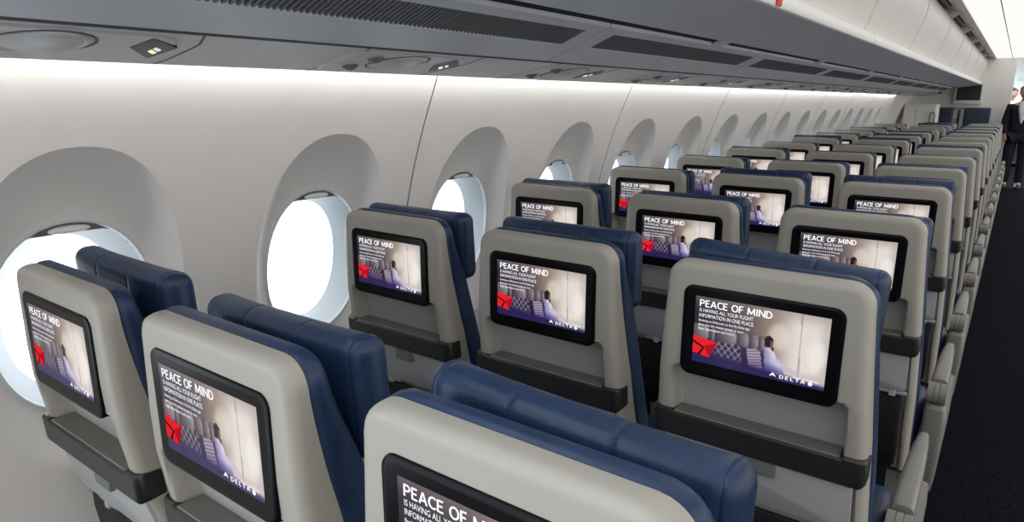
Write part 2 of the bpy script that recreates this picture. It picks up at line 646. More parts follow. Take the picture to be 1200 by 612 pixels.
def seat_parts():
    root = empty('airline_seat', (0, 0, 0))
    mesh_obj('back_shell', shell_mesh(), [M['shell'], M['recess']], root, angle=50)
    mesh_obj('back_cushion', back_cushion_mesh(), M['leather'], root, angle=60)
    hr = mesh_obj('headrest', headrest_mesh(), M['leather'], root, angle=60)
    bz = mesh_obj('screen_bezel', bezel_mesh(), M['bezel'], root)
    screen_mesh(bz)
    lg = mesh_obj('shelf', ledge_mesh(), M['ledge'], root)
    mesh_obj('shelf_liner', ledge_top_mesh(), M['ledge_top'], lg)
    tr = mesh_obj('tray_table', tray_mesh(), M['tray'], root)
    bm = bmesh.new()
    box(bm, -.016, .050, yb(.76) - .010, yb(.76) + .004, .738, .773, .003, 2)
    mesh_obj('latch', bm, M['latch'], tr)
    for s in (-1, 1):
        bm = bmesh.new()
        y = yb(.64)
        tube(bm, [(s * .12, y + .004, .645), (s * .12 + .075, y + .004, .645)], .0075, 10)
        box(bm, s * .12 + .028, s * .12 + .046, y - .006, y + .012, .632, .658, .002, 1)
        mesh_obj('hinge', bm, M['tray'], tr)
    # seat pocket below the tray
    bm = bmesh.new()
    rings = []
    for z, w, d in ((.36, .17, .006), (.38, .182, .024), (.45, .186, .032), (.54, .186, .030), (.60, .186, .020), (.628, .184, .010), (.632, .180, .004)):
        rings.append([(x, yb(z) + .012 - d / 2 + y, z) for x, y in rrect(w, max(d / 2, .003), .01, 3)])
    loft(bm, rings)
    mesh_obj('seat_pocket', bm, M['pocket'], root)
    # cushion and frame
    bm = bmesh.new()
    rings = []
    for y, h, w in ((.205, .03, .205), (.21, .045, .214), (.24, .052, .218), (.40, .055, .222), (.56, .058, .222), (.61, .054, .220), (.635, .040, .212), (.642, .02, .20)):
        rings.append([(x, y, .415 + .03 * (y - .2) + z) for x, z in rrect(w, h, min(h * .8, .035), 5)])
    loft(bm, rings)
    sc = mesh_obj('seat_cushion', bm, M['leather'], root, angle=60)
    bm = bmesh.new()
    pts = [(-.19 + .38 * k / 12, .34 + .05 * math.sin(PI * k / 12), .477 + .004 * math.sin(PI * k / 6)) for k in range(13)]
    loft(bm, [[(x, y - .022, z), (x, y + .022, z), (x, y + .022, z + .003), (x, y - .022, z + .003)] for x, y, z in pts])
    sb = mesh_obj('seat_belt', bm, M['ledge'], sc)
    bm = bmesh.new()
    box(bm, -.03, .03, .36, .415, .479, .494, .004, 2)
    mesh_obj('buckle', bm, M['metal'], sb)
    bm = bmesh.new()
    box(bm, -.225, .225, .20, .60, .325, .362, .008, 2)
    tube(bm, [(-.25, .30, .335), (.25, .30, .335)], .022, 10)
    tube(bm, [(-.25, .50, .335), (.25, .50, .335)], .022, 10)
    mesh_obj('seat_frame', bm, M['ledge'], root)
    for s in (-1, 1):
        bm = bmesh.new()
        prof = [(.16, 0), (.58, 0), (.58, .03), (.53, .05), (.50, .20), (.52, .33), (.27, .33), (.29, .20), (.22, .06), (.16, .03)]
        loft(bm, [[(s * .17 - .016, y, z) for y, z in prof], [(s * .17 + .016, y, z) for y, z in prof]])
        mesh_obj('leg', bm, M['arm'], root, angle=20)
    return root


def armrest(root, x, aisle):
    w = .0225 if aisle else .020
    bm = bmesh.new()
    rings = []
    for y, ww, zt, zb in ((.238, .92, .650, .592), (.25, 1, .655, .588), (.34, .98, .657, .590), (.46, .90, .658, .598), (.56, .76, .656, .608), (.63, .52, .650, .618), (.652, .46, .643, .622), (.660, .38, .638, .626)):
        h = (zt - zb) / 2
        rings.append([(x + px * 1.0, y, (zt + zb) / 2 + pz) for px, pz in rrect(w * ww, h, min(.012, h * .8, w * ww * .7), 4)])
    loft(bm, rings)
    a = mesh_obj('armrest', bm, M['arm'], root)
    # the pivot drum with its joints
    bm = bmesh.new()
    rings = []
    for q, r in ((-1.06, .020), (-1.06, .031), (-.36, .031), (-.34, .028), (-.30, .028), (-.28, .031), (.28, .031), (.30, .028), (.34, .028), (.36, .031), (1.06, .031), (1.06, .020)):
        rings.append([(x + q * w, .205 + r * math.cos(2 * PI * k / 16), .617 + r * math.sin(2 * PI * k / 16)) for k in range(16)])
    loft(bm, rings)
    mesh_obj('pivot', bm, M['arm'], a)
    if aisle:
        bm = bmesh.new()
        rings = []
        for z, y0, y1, ww in ((.582, .190, .50, .026), (.57, .180, .53, .029), (.50, .183, .56, .030), (.40, .200, .57, .028), (.32, .225, .56, .024), (.26, .255, .52, .018), (.245, .27, .50, .012)):
            rings.append([(x + .002 + px, (y0 + y1) / 2 + py, z) for px, py in rrect(ww, (y1 - y0) / 2, .016, 4)])
        loft(bm, rings)
        mesh_obj('side_panel', bm, M['arm'], root)
    else:
        bm = bmesh.new()
        box(bm, x - .014, x + .014, .19, .26, .34, .60, .006, 2)
        mesh_obj('armrest_post', bm, M['ledge'], root)


def copy_tree(o, parent=None):
    c = o.copy()
    COL.objects.link(c)
    if parent:
        c.parent = parent
    for ch in list(o.children):
        copy_tree(ch, c)
    return c


proto_ai = seat_parts()
proto_in = copy_tree(proto_ai)                     # copies share their meshes
armrest(proto_ai, .262, True)
armrest(proto_ai, -.255, False)
armrest(proto_in, -.255, False)
used = {'ai': False, 'in': False}
KIND = ['window', 'middle', 'aisle']
SPECIAL = {
    (0, 0): 'nearest window seat, grey back and screen in front of the first round window',
    (1, 0): 'nearest middle seat, grey back with angled screen, second seat from the wall in its row',
    (2, 0): 'nearest aisle seat, broad grey top under navy headrest, screen cut by the photo\'s bottom',
    (0, 1): 'second window seat from the camera, fully lit screen, grey back beside the second window',
    (1, 1): 'second middle seat from the camera, whole screen and light grey tray showing',
    (2, 1): 'second aisle seat from the camera, the largest full screen with red emblem, dark shelf below',
    (0, 2): 'third window seat from the camera, small screen half hidden behind the seat behind it',
    (1, 2): 'third middle seat from the camera, screen seen between two closer navy headrests',
    (2, 2): 'third aisle seat from the camera, screen half hidden behind the aisle headrest behind it',
}
LAST = [13, 14, 14]
for r in range(14):
    for c in range(3):
        if r >= LAST[c]:
            continue
        k = 'ai' if c == 2 else 'in'
        proto = proto_ai if c == 2 else proto_in
        if used[k]:
            s = copy_tree(proto)
        else:
            s = proto
            used[k] = True
        dy = {(2, 0): -.004, (0, 1): .006, (1, 1): .010}.get((c, r), random.uniform(-.006, .006) if r > 2 else 0)
        s.location = (-1.3633 + .51 * c, .438 + .814 * r + dy, 0)
        for ch in s.children:                                   # every headrest is set a little differently
            if ch.name.startswith('headrest'):
                roll = {(2, 0): 2.2, (2, 1): 3.2, (2, 2): .8, (0, 0): .6}.get((c, r), random.uniform(-.5, .5))
                dz = {(2, 0): -.020, (1, 0): -.018, (0, 0): -.004, (2, 1): .001, (1, 1): .002, (0, 1): -.006, (0, 2): -.004}.get((c, r), random.uniform(-.024, .004) if r > 1 else 0)
                ch.rotation_euler = (0, math.radians(roll), 0)
                ch.location = (-1.1 * math.sin(math.radians(roll)), {0: .016, 1: .0}.get(r, -.006), dz)
        lab = SPECIAL.get((c, r)) or f'{ORD[r]} {KIND[c]} seat from the camera, grey back with screen and navy headrest'
        tag(s, lab, 'seat', f'{KIND[c]} seats of the left block')

# ------------------------------------------------------------------ sidewall with window scoops
WALLP = [(-1.48, -1.70), (-1.25, -1.745), (-1.0, -1.765), (-.8, -1.762), (-.6, -1.742), (-.5, -1.726), (-.39, -1.706), (-.30, -1.681), (-.245, -1.664), (-.15, -1.632),
         (-.063, -1.598), (0, -1.570), (.068, -1.541), (.11, -1.522), (.16, -1.500), (.30, -1.44)]


def wx(z):                                       # z relative to the eye, smoothed a little
    return (lerp(WALLP, z - .03) + 2 * lerp(WALLP, z) + lerp(WALLP, z + .03)) / 4


def ringx(z):
    return -1.742 - .125 * (-.272 - z)


RA, RB, RZ = .187, .245, -.515                   # ring half sizes and centre height
OA, OB, OZ = .243, .402, -.500                   # scoop
PITCH, Y0 = .70, .616
ZT, ZB = -.045, -.955                            # cell limits
NW = 16
H = PITCH / 2


def perimeter(n=16):
    pts = []
    for i in range(n): pts.append((-H + 2 * H * i / n, ZT))
    for i in range(n): pts.append((H, ZT + (ZB - ZT) * i / n))
    for i in range(n): pts.append((H - 2 * H * i / n, ZB))
    for i in range(n): pts.append((-H, ZB + (ZT - ZB) * i / n))
    return pts


def oval(a, b, th, n=2.25):
    c, s = math.cos(th), math.sin(th)
    r = (abs(c / a) ** n + abs(s / b) ** n) ** (-1 / n)
    return r * c, r * s


def build_wall():
    bm = bmesh.new()
    PER = perimeter()
    cols = [-H + 2 * H * i / 16 for i in range(17)]
    ups = [ZT, 0.0, .05, .09, .13, .18, .24]
    los = [ZB, -1.05, -1.15, -1.25, -1.35, -1.48]
    for i in range(-1, NW):
        yw = Y0 + PITCH * i
        seam = i % 2 == 1                          # a panel joint after every second window
        rings = []
        ths = []
        for (py, pz) in PER:
            ths.append(math.atan2((pz - OZ) / (OB * 1.13), py / H))
        NR = 9
        for k in range(NR + 1):                    # ring edge -> scoop edge
            t = k / NR
            ring = []
            for th in ths:
                th2 = math.atan2(math.sin(th) * 1.0, math.cos(th))
                a = oval(RA, RB, math.atan2(math.sin(th2) * RB, math.cos(th2) * RA), 2.15)
                b = oval(OA, OB, math.atan2(math.sin(th2) * OB, math.cos(th2) * OA), 2.25)
                y = a[0] + (b[0] - a[0]) * t
                z = (RZ + a[1]) + ((OZ + b[1]) - (RZ + a[1])) * t
                f = 1 - t
                up = sstep(-.5, .3, math.sin(th))
                f = (1 - t ** 1.6) * up + (1 - up) * (f * f * (3 - 2 * f) * .5 + f * .5)
                x = wx(z) + (ringx(z) - wx(z)) * f
                ring.append((x, yw + y, z))
            rings.append(ring)
        for k in range(1, 7):                      # scoop edge -> cell border
            t = k / 6
            if k == 1: t = .03
            ring = []
            for th, (py, pz) in zip(ths, PER):
                b = oval(OA, OB, math.atan2(math.sin(th) * OB, math.cos(th) * OA), 2.25)
                y = b[0] + (py - b[0]) * t
                z = OZ + b[1] + (pz - OZ - b[1]) * t
                ring.append((wx(z), yw + y, z))
            rings.append(ring)
        loft(bm, [[(x, y, z + ZC) for x, y, z in r] for r in rings], True, False, False)
        for lev in (ups, los):
            vr = [[(wx(z), yw + y, z + ZC) for y in cols] for z in lev]
            loft(bm, vr, False, False, False)
    # plain wall beyond the last window
    ye = Y0 + PITCH * (NW - 1) + H
    zl = [-1.48, -1.25, -1.0, -.8, -.6, -.5, -.39, -.3, -.2, -.1, 0, .05, .09, .13, .18, .24]
    loft(bm, [[(wx(z), y, z + ZC) for z in zl] for y in (ye, 11.83, 12.6, 13.5, 14.66)], False, False, False)
    bmesh.ops.remove_doubles(bm, verts=bm.verts, dist=.0005)
    return bm


wall = mesh_obj('wall_left', build_wall(), M['wall'], angle=20)
tag(wall, 'pale grey curved cabin sidewall with deep oval window scoops', 'wall', None, 'structure')
# panel joints: thin dark strips let into the wall
for i in range(1, NW, 2):
    y = Y0 + PITCH * i + H
    bm = bmesh.new()
    zz = [-1.40 + 1.62 * k / 40 for k in range(41)]
    loft(bm, [[(wx(z) - .004, y - .0022, z + ZC), (wx(z) + .0006, y - .0022, z + ZC), (wx(z) + .0006, y + .0022, z + ZC), (wx(z) - .004, y + .0022, z + ZC)] for z in zz])
    mesh_obj('panel_joint', bm, M['groove'], wall)

# windows
for i in range(0, NW):
    yw = Y0 + PITCH * i
    root = empty(f'window_{i + 1}', (-1.76, yw, RZ + ZC))
    tag(root, f'oval cabin window with white glow, {ORD[i]} from the camera along the sidewall' if i else 'oval cabin window behind the nearest window seat, its light spilling round the headrest',
        'window', 'cabin windows', 'structure')
    N = 48

    def ov(a, b, n=2.15):
        return [oval(a, b, 2 * PI * k / N, n) for k in range(N)]

    def P(y, z, dx):                                # local to root
        return (ringx(z + RZ) + 1.76 + dx, y, z)
    if i == 0:
        bm = bmesh.new()                           # slim frame ring
        R0 = [P(y, z, .000) for y, z in ov(RA + .001, RB + .001)]
        R1 = [P(y, z, .004) for y, z in ov(RA - .002, RB - .002)]
        R2 = [P(y, z, .004) for y, z in ov(RA - .007, RB - .007)]
        R3 = [P(y, z, -.006) for y, z in ov(RA - .010, RB - .010)]
        loft(bm, [R0, R1, R2, R3], True, False, False)
        w_ring = mesh_obj('window_frame', bm, M['ring'], root)
        bm = bmesh.new()                           # reveal funnel to the pane
        rr = []
        for t in (0, .15, .4, .7, .95, 1):
            rr.append([P(y * 1.0, z, -.006 - .075 * t) for y, z in ov(RA - .010 - .042 * t, RB - .010 - .036 * t)])
        loft(bm, rr, True, False, False)
        w_rev = mesh_obj('reveal', bm, M['reveal'], root)
        bm = bmesh.new()                           # pane
        loft(bm, [[P(y, z, -.080) for y, z in ov(RA - .050, RB - .044)], [P(y, z, -.086) for y, z in ov(RA - .050, RB - .044)]])
        w_pane = mesh_obj('pane', bm, M['glass'], root)
        bm = bmesh.new()                           # parked shade at the top, with pull handle
        top = [(y, z) for y, z in [oval(RA - .009, RB - .009, math.radians(a), 2.15) for a in range(46, 135, 4)]]
        lowz = RB - .036
        a_ = [P(y, z, -.004) for y, z in top]
        b_ = [P(y * .98, max(lowz - .10 * (y / .14) ** 2 * .25, z - .04) if False else min(z, lowz + .002), -.008) for y, z in top]
        a2 = [P(y, z, -.018) for y, z in top]
        b2 = [P(y * .98, min(z, lowz + .002), -.018) for y, z in top]
        loft(bm, [[a, b, c, d] for a, b, c, d in zip(a_, b_, b2, a2)])
        w_sh = mesh_obj('shade', bm, M['ringdark'], root)
        bm = bmesh.new()
        bmesh.ops.create_uvsphere(bm, u_segments=16, v_segments=8, radius=1)
        for v in bm.verts:
            p = P(v.co.y * .046, RB - .024 + v.co.z * .010, .001 + v.co.x * .014)
            v.co = Vector(p)
        w_hd = mesh_obj('shade_handle', bm, M['white'], w_sh)
        WPARTS = (w_ring, w_rev, w_pane, w_sh)
    else:
        for o in WPARTS:
            copy_tree(o, root)

# ------------------------------------------------------------------ overhead: service strip, grille panels, bins


def zz(p):
    return [(x, z + ZC) for x, z in p]


YE = 14.61
# lower service strip between the light gap and the seam
strip_prof = zz([(-1.5, .078), (-1.497, .074), (-1.44, .081), (-1.36, .091), (-1.27, .102), (-1.195, .112), (-1.195, .128), (-1.36, .108), (-1.495, .092)])
bm = bmesh.new()
extrude_prof(bm, strip_prof, -.5, YE)
tr = mesh_obj('trim_1', bm, M['psu'], angle=25)
tag(tr, 'long grey service strip above the windows, bottom edge against the bright wall', 'trim', None, 'structure')
bm = bmesh.new()
extrude_prof(bm, zz([(-1.1945, .1118), (-1.1745, .1136), (-1.1745, .14), (-1.1945, .14)]), -.5, YE)
mesh_obj('seam', bm, M['black'], tr)
bm = bmesh.new()
extrude_prof(bm, zz([(-.974, .208), (-.918, .224), (-.918, .232), (-.974, .222)]), -.5, YE)
mesh_obj('gap_blackout', bm, M['black'], tr)  # added black strip, keeps light out so the slot reads as shaded
bm = bmesh.new()
extrude_prof(bm, zz([(-1.500, .150), (-1.380, .205), (-.94, .33), (-.94, .35), (-1.5, .24)]), -.5, YE)
mesh_obj('backing', bm, M['black'], tr)  # coloured black so leaking strip light does not show through the slot


def strip_z(x):
    return lerp([(-1.497, .074), (-1.44, .081), (-1.36, .091), (-1.27, .102), (-1.195, .112)], x)


# service units: one over each row of seats
def service_unit():
    root = empty('passenger_service_unit', (0, 0, 0))
    # shallow moulded plate following the strip
    bm = bmesh.new()
    rings = []
    for t, ins in ((0, 0), (.004, .003), (.0045, .008)):
        ring = []
        for px, py in rrect(.132 - ins, .20 - ins, .05, 5):
            x = -1.345 + px
            y = -.15 + py + .10 * (px / .132) * -.35
            ring.append((x, y, strip_z(x) + ZC - t))
        rings.append(ring)
    loft(bm, rings, True, False, True)
    mesh_obj('plate', bm, M['psu'], root)

    def dish(name, cx, cy, a, b, depth, m, rim=.006, parent=root):
        bm = bmesh.new()
        rr = []
        for s, d in ((1.0, .004), (1.0, .0075), (.93, .0095), (.86, .007), (.55, .007 + depth), (.12, .007 + depth * 1.3)):
            rr.append([(cx + a * s * math.cos(2 * PI * k / 28), cy + b * s * math.sin(2 * PI * k / 28),
                        strip_z(cx + a * s * math.cos(2 * PI * k / 28)) + ZC - d) for k in range(28)])
        loft(bm, rr, True, False, True)
        return mesh_obj(name, bm, m, parent)
    rl = dish('reading_light', -1.305, -.175, .082, .066, .010, M['psu'])
    dish('lens', -1.275, -.170, .034, .030, .006, M['lens'], parent=rl)
    for x, y in ((-1.265, -.285), (-1.375, -.272)):
        dish('air_nozzle', x, y, .022, .018, .008, M['latch'])
    for yj in (-.335, .075):                                     # joints of the unit across the strip
        bm = bmesh.new()
        loft(bm, [[(x, yj - .0025 + q, strip_z(x) + ZC - .0006), (x, yj + .0025 + q, strip_z(x) + ZC - .0006), (x, yj + .0025 + q, strip_z(x) + ZC + .002), (x, yj - .0025 + q, strip_z(x) + ZC + .002)]
                  for x, q in ((-1.495, .02), (-1.44, .02), (-1.36, .012), (-1.27, .0), (-1.196, -.03))])
        mesh_obj('joint', bm, M['groove'], root, smooth=False)
    bm = bmesh.new()                                             # dark outline round the reading light
    rr = []
    for a_, d in ((.092, .0046), (.092, .0056), (.087, .0056), (.087, .0046)):
        rr.append([(-1.305 + a_ * math.cos(2 * PI * k / 36), -.175 + (a_ - .014) * math.sin(2 * PI * k / 36), strip_z(-1.305 + a_ * math.cos(2 * PI * k / 36)) + ZC - d) for k in range(36)])
    loft(bm, rr, True, False, False)
    mesh_obj('light_rim', bm, M['groove'], rl)
    # call and seat belt sign: a small wedge that faces back along the cabin
    bm = bmesh.new()
    q = [(-1.309, -.036), (-1.222, -.034), (-1.279, .036), (-1.394, .034)]
    top = [(x, y, strip_z(x) + ZC - .002) for x, y in q]
    bot = [(x, y, strip_z(x) + ZC - (.0052 if y < 0 else .0075)) for x, y in q]
    loft(bm, [top, bot])
    sg = mesh_obj('sign', bm, M['sign'], root, smooth=False)
    A, B, C_, D = [Vector(p) for p in bot]
    for (u0, u1, v0, v1, m) in ((.30, .44, .55, .80, 'sign_lit'), (.52, .64, .52, .76, 'sign_white')):
        bm = bmesh.new()
        n = (B - A).cross(D - A).normalized()
        if n.z > 0: n = -n
        pts = []
        for u, v in ((u0, v0), (u1, v0), (u1, v1), (u0, v1)):
            a = A.lerp(B, u); b = D.lerp(C_, u)
            pts.append(a.lerp(b, v))
        loft(bm, [[tuple(p) for p in pts], [tuple(p + n * .0012) for p in pts]])
        mesh_obj('sign_symbol', bm, M[m], sg, smooth=False)
    return root


su = service_unit()
for k in range(14):
    s = su if k == 0 else copy_tree(su)
    s.location = (0, .64 + .80 * k, 0)
    lab = f'service unit with reading light and dark sign above the windows, {ORD[k]} from the camera'
    tag(s, lab, 'service unit', 'service units over the window seats')

# grille panels above the strip
GP = 1.49
panel_line = [(-1.174, .114), (-1.078, .153), (-.995, .187), (-.964, .200)]


def pz(x):
    return lerp(panel_line, x)


def grille_panel():
    root = empty('grille_panel', (0, 0, 0))
    bm = bmesh.new()
    L = GP - .008
    # frame with an opening for the grille
    def strip(x0, x1, y0, y1):
        loft(bm, [[(x0, y0, pz(x0) + ZC), (x1, y0, pz(x1) + ZC), (x1, y0, pz(x1) + ZC + .012), (x0, y0, pz(x0) + ZC + .012)],
                  [(x0, y1, pz(x0) + ZC), (x1, y1, pz(x1) + ZC), (x1, y1, pz(x1) + ZC + .012), (x0, y1, pz(x0) + ZC + .012)]])
    strip(-1.176, -1.078, 0, L)
    strip(-.995, -.964, 0, L)
    strip(-1.078, -.995, 0, .075)
    strip(-1.078, -.995, L - .075, L)
    mesh_obj('panel', bm, M['bin_grey'], root, angle=15)
    bm = bmesh.new()
    x0, x1 = -1.078, -.995
    n = 96
    step = (L - .15) / n
    for k in range(n):
        y = .075 + k * step
        loft(bm, [[(x0, y + .001, pz(x0) + ZC + .001), (x0, y + step * .50, pz(x0) + ZC + .001), (x0, y + step * .50, pz(x0) + ZC + .012), (x0, y + .001, pz(x0) + ZC + .012)],
                  [(x1, y + .001, pz(x1) + ZC + .001), (x1, y + step * .50, pz(x1) + ZC + .001), (x1, y + step * .50, pz(x1) + ZC + .012), (x1, y + .001, pz(x1) + ZC + .012)]])
    g = mesh_obj('grille', bm, M['grille'], root, smooth=False)
    bm = bmesh.new()
    extrude_prof(bm, zz([(x0 - .005, pz(x0) + .013), (x1 + .005, pz(x1) + .013), (x1 + .005, pz(x1) + .02), (x0 - .005, pz(x0) + .02)]), .07, L - .07)
    mesh_obj('grille_backing', bm, M['black'], g)
    return root


gp = grille_panel()
gy = 1.77 - GP + .004
for k in range(-0, 9):
    s = gp if k == 0 else copy_tree(gp)
    s.location = (0, gy + GP * k, 0)
    tag(s, f'grey overhead panel with slotted air grille, {ORD[k]} from the camera, under the bins', 'grille panel', 'grille panels under the bins')
bm = bmesh.new()
extrude_prof(bm, zz([(-1.176, .114), (-.964, .200), (-.964, .212), (-1.176, .126)]), -.5, gy - .006)
mesh_obj('trim_2', bm, M['bin_grey'])
tag(bpy.data.objects['trim_2'], 'plain grey overhead panel before the first grille', 'trim', None, 'structure')

# bins
BPL = 1.602
B0 = 2.086 - BPL
under = [(-.925, .213), (-.86, .2195), (-.76, .231), (-.69, .241), (-.63, .252), (-.606, .256)]
lip = [(-.606, .256), (-.599, .259), (-.596, .266), (-.597, .285), (-.602, .300), (-.612, .307), (-.654, .311)]
face = [(-.652, .309), (-.640, .345), (-.622, .40), (-.603, .45), (-.586, .495), (-.572, .54), (-.566, .58), (-.566, .62), (-.573, .66), (-.588, .695), (-.604, .712)]


def bin_unit():
    root = empty('overhead_bin', (0, 0, 0))
    L = BPL - .006
    bm = bmesh.new()
    extrude_prof(bm, zz(under + [(-.62, .275), (-.93, .235)]), 0, L)
    mesh_obj('underside', bm, M['bin_grey'], root, angle=30)
    bm = bmesh.new()
    extrude_prof(bm, zz(lip + [(-.66, .30), (-.62, .275)]), .001, L - .001)
    mesh_obj('lip', bm, M['lip_white'], root, angle=30)
    bm = bmesh.new()
    back = [(-.62, .70), (-.70, .60), (-.72, .45), (-.69, .33)]
    extrude_prof(bm, zz(face + back), .0045, L - .0015)
    dr = mesh_obj('door', bm, M['bin_white'], root, angle=40)
    for y0, y1 in ((.0045, .020), (L - .017, L - .0015)):       # raised edge bands at the door's ends
        bm = bmesh.new()
        extrude_prof(bm, zz([(x + .004, z) for x, z in face] + [(x - .004, z) for x, z in face[::-1]]), y0, y1)
        mesh_obj('edge_band', bm, M['bin_white'], dr, angle=40)
    # end divider reaching up to the ceiling rail
    bm = bmesh.new()
    extrude_prof(bm, zz([(-.655, .32), (-.606, .45), (-.575, .54), (-.571, .63), (-.545, .668), (-.500, .690), (-.470, .694), (-.47, .71), (-.62, .74), (-.75, .6), (-.75, .34)]), -.0055, .0025)
    mesh_obj('divider', bm, M['bin_white'], root, angle=30)
    bm = bmesh.new()                                             # header above the door, with its dark slot
    extrude_prof(bm, zz([(-.466, .692), (-.53, .722), (-.64, .748), (-.64, .77), (-.46, .77)]), .003, L)
    hd = mesh_obj('header', bm, M['header'], root, angle=20)
    bm = bmesh.new()
    extrude_prof(bm, zz([(-.545, .724), (-.566, .7295), (-.566, .733), (-.545, .728)]), .10, L - .25)
    mesh_obj('slot', bm, M['black'], hd)
    # side housing up to the wall, never seen but closing the bin
    bm = bmesh.new()
    extrude_prof(bm, zz([(-.93, .236), (-.93, .32), (-.76, .62), (-.65, .765), (-.67, .765), (-.80, .62), (-.96, .33)]), 0, L)
    mesh_obj('housing', bm, M['black'], root)
    # clips bridging the dark gap beside the grille panels
    bm = bmesh.new()
    extrude_prof(bm, zz([(-.966, .1985), (-.922, .2125), (-.922, .222), (-.966, .206)]), .47, .57)
    mesh_obj('clip', bm, M['bin_grey'], root)
    return root


bu = bin_unit()
for k in range(9):
    s = bu if k == 0 else copy_tree(bu)
    s.location = (0, B0 + BPL * k, 0)
    if k == 8:
        pass
    tag(s, f'white overhead bin with grey underside, {ORD[k]} from the camera along the aisle', 'overhead bin', 'overhead bins over the left seats')
# red tag hanging on the lip at the first joint
bm = bmesh.new()
prof = [(-.600, .292), (-.594, .292), (-.590, .280), (-.592, .262), (-.600, .262)]
extrude_prof(bm, zz(prof), 2.055, 2.10)
t = mesh_obj('red_tag', bm, M['red'], None, smooth=False)
tag(t, 'small bright red tag on the white bin lip at the top of the photo', 'tag')

# ceiling: rail, two rows of self-glowing panels, and the closed cap
bm = bmesh.new()
extrude_prof(bm, zz([(-.470, .690), (-.455, .684), (-.443, .690), (-.443, .72), (-.470, .72)]), -.5, YE)
t = mesh_obj('trim_3', bm, M['header'])
tag(t, 'grey rail where the bins meet the white ceiling', 'trim', None, 'structure')
bm = bmesh.new()
extrude_prof(bm, zz([(-.66, .78), (1.3, .78), (1.3, .80), (-.66, .80)]), -1.0, 20)
t = mesh_obj('ceiling', bm, M['ceil'])
tag(t, 'white cabin ceiling over the aisle', 'ceiling', None, 'structure')
k = 0
for x0, x1, nm in ((-.441, -.2225, 'bin side'), (-.2165, .50, 'aisle side')):
    for j in range(4):
        bm = bmesh.new()
        y0 = -.2 + 3.7 * j
        prof = [(x0, .700), (x0 + .01, .696), (x1 - .003, .696), (x1, .699), (x1, .73), (x0, .73)]
        extrude_prof(bm, zz(prof), y0, y0 + 3.698)
        t = mesh_obj('ceiling_glow_panel', bm, M['ceil_glow'])
        tag(t, f'white ceiling panel given its own glow, on the {nm} of the ceiling seam, {ORD[j]} from the camera', 'ceiling light', 'ceiling panels given a glow')

bm = bmesh.new()
extrude_prof(bm, zz([(-.2225, .6965), (-.2165, .6965), (-.2165, .70), (-.2225, .70)]), -.2, 14.6)
mesh_obj('seam', bm, M['groove'], bpy.data.objects['ceiling'])
# floor
bm = bmesh.new()
extrude_prof(bm, [(-1.9, 0), (2.2, 0), (2.2, -.05), (-1.9, -.05)], -1.2, 21)
t = mesh_obj('floor', bm, M['carpet'])
tag(t, 'dark navy carpet of the aisle', 'floor', None, 'structure')

# wall wash strip hidden above the service strip
bm = bmesh.new()
extrude_prof(bm, zz([(-1.492, .126), (-1.476, .126), (-1.476, .136), (-1.492, .136)]), -.4, 11.83)
t = mesh_obj('wall_light_strip', bm, M['strip'])
tag(t, 'lamp strip tucked above the service strip, washing the top of the sidewall', 'light strip')

# ------------------------------------------------------------------ the far end
YBH = 14.62
bm = bmesh.new()
box(bm, -1.75, -.145, YBH, YBH + .06, 0, .735 + ZC, .006, 2)
t = mesh_obj('wall_front', bm, M['bulk'])
tag(t, 'cream cabin divider wall at the far end of the aisle', 'wall', None, 'structure')
bm = bmesh.new()
box(bm, -1.75, 2.2, 20.0, 20.08, 0, 2.3, 0)
t = mesh_obj('wall_back', bm, M['ceil'])
tag(t, 'white galley wall glimpsed beyond the divider', 'wall', None, 'structure')

# monitor on the divider
root = empty('wall_monitor', (-.80, YBH, ZC))
bm = bmesh.new()
box(bm, -.98, -.555, YBH - .07, YBH - .001, -.07 + ZC, .30 + ZC, .012, 3)
o = mesh_obj('housing', bm, M['white']); o.parent = root; o.matrix_parent_inverse = Matrix.Translation(-root.location)
bm = bmesh.new()
box(bm, -.945, -.585, YBH - .074, YBH - .066, -.008 + ZC, .27 + ZC, .003, 1)
o2 = mesh_obj('display', bm, M['screen_off']); o2.parent = root; o2.matrix_parent_inverse = Matrix.Translation(-root.location)
tag(root, 'dark wall monitor in a white housing on the far divider, under the last bin', 'monitor')


def jump_seat(name_lab, x0, x1, strip_left):
    yj = YBH - .20
    root = empty('jump_seat', ((x0 + x1) / 2, YBH - .1, 0))
    inv = Matrix.Translation(-root.location)
    def add(nm, bm, m):
        o = mesh_obj(nm, bm, m); o.parent = root; o.matrix_parent_inverse = inv
        return o
    zt = ZC - .130
    bm = bmesh.new(); box(bm, x0, x1, yj + .05, YBH - .002, .12, zt, .03, 3); add('back_frame', bm, M['arm'])
    bm = bmesh.new()
    a, b = (x0 + .075, x1 - .008) if strip_left else (x0 + .008, x1 - .075)
    box(bm, a, b, yj, yj + .055, zt - .46, zt - .010, .02, 3); add('headrest', bm, M['jump'])
    bm = bmesh.new(); box(bm, a, b, yj, yj + .055, .42, zt - .475, .02, 3); add('back_pad', bm, M['jump'])
    bm = bmesh.new()
    sx = x0 + .035 if strip_left else x1 - .035
    box(bm, sx - .03, sx + .03, yj + .035, yj + .055, zt - (.20 if not strip_left else .5), zt - .03, .004, 1); add('harness_strap', bm, M['tray'])
    bm = bmesh.new(); box(bm, x0 + .02, x1 - .02, yj - .06, yj + .06, .40, .78, .03, 3); add('folded_pan', bm, M['jump'])
    tag(root, name_lab, 'jump seat', 'crew jump seats on the divider')
    return root


jump_seat('navy crew jump seat at the far divider, beside the cream cabinet', -1.225, -.88, False)
jump_seat('navy crew jump seat at the far divider, right below the wall monitor', -.845, -.395, True)

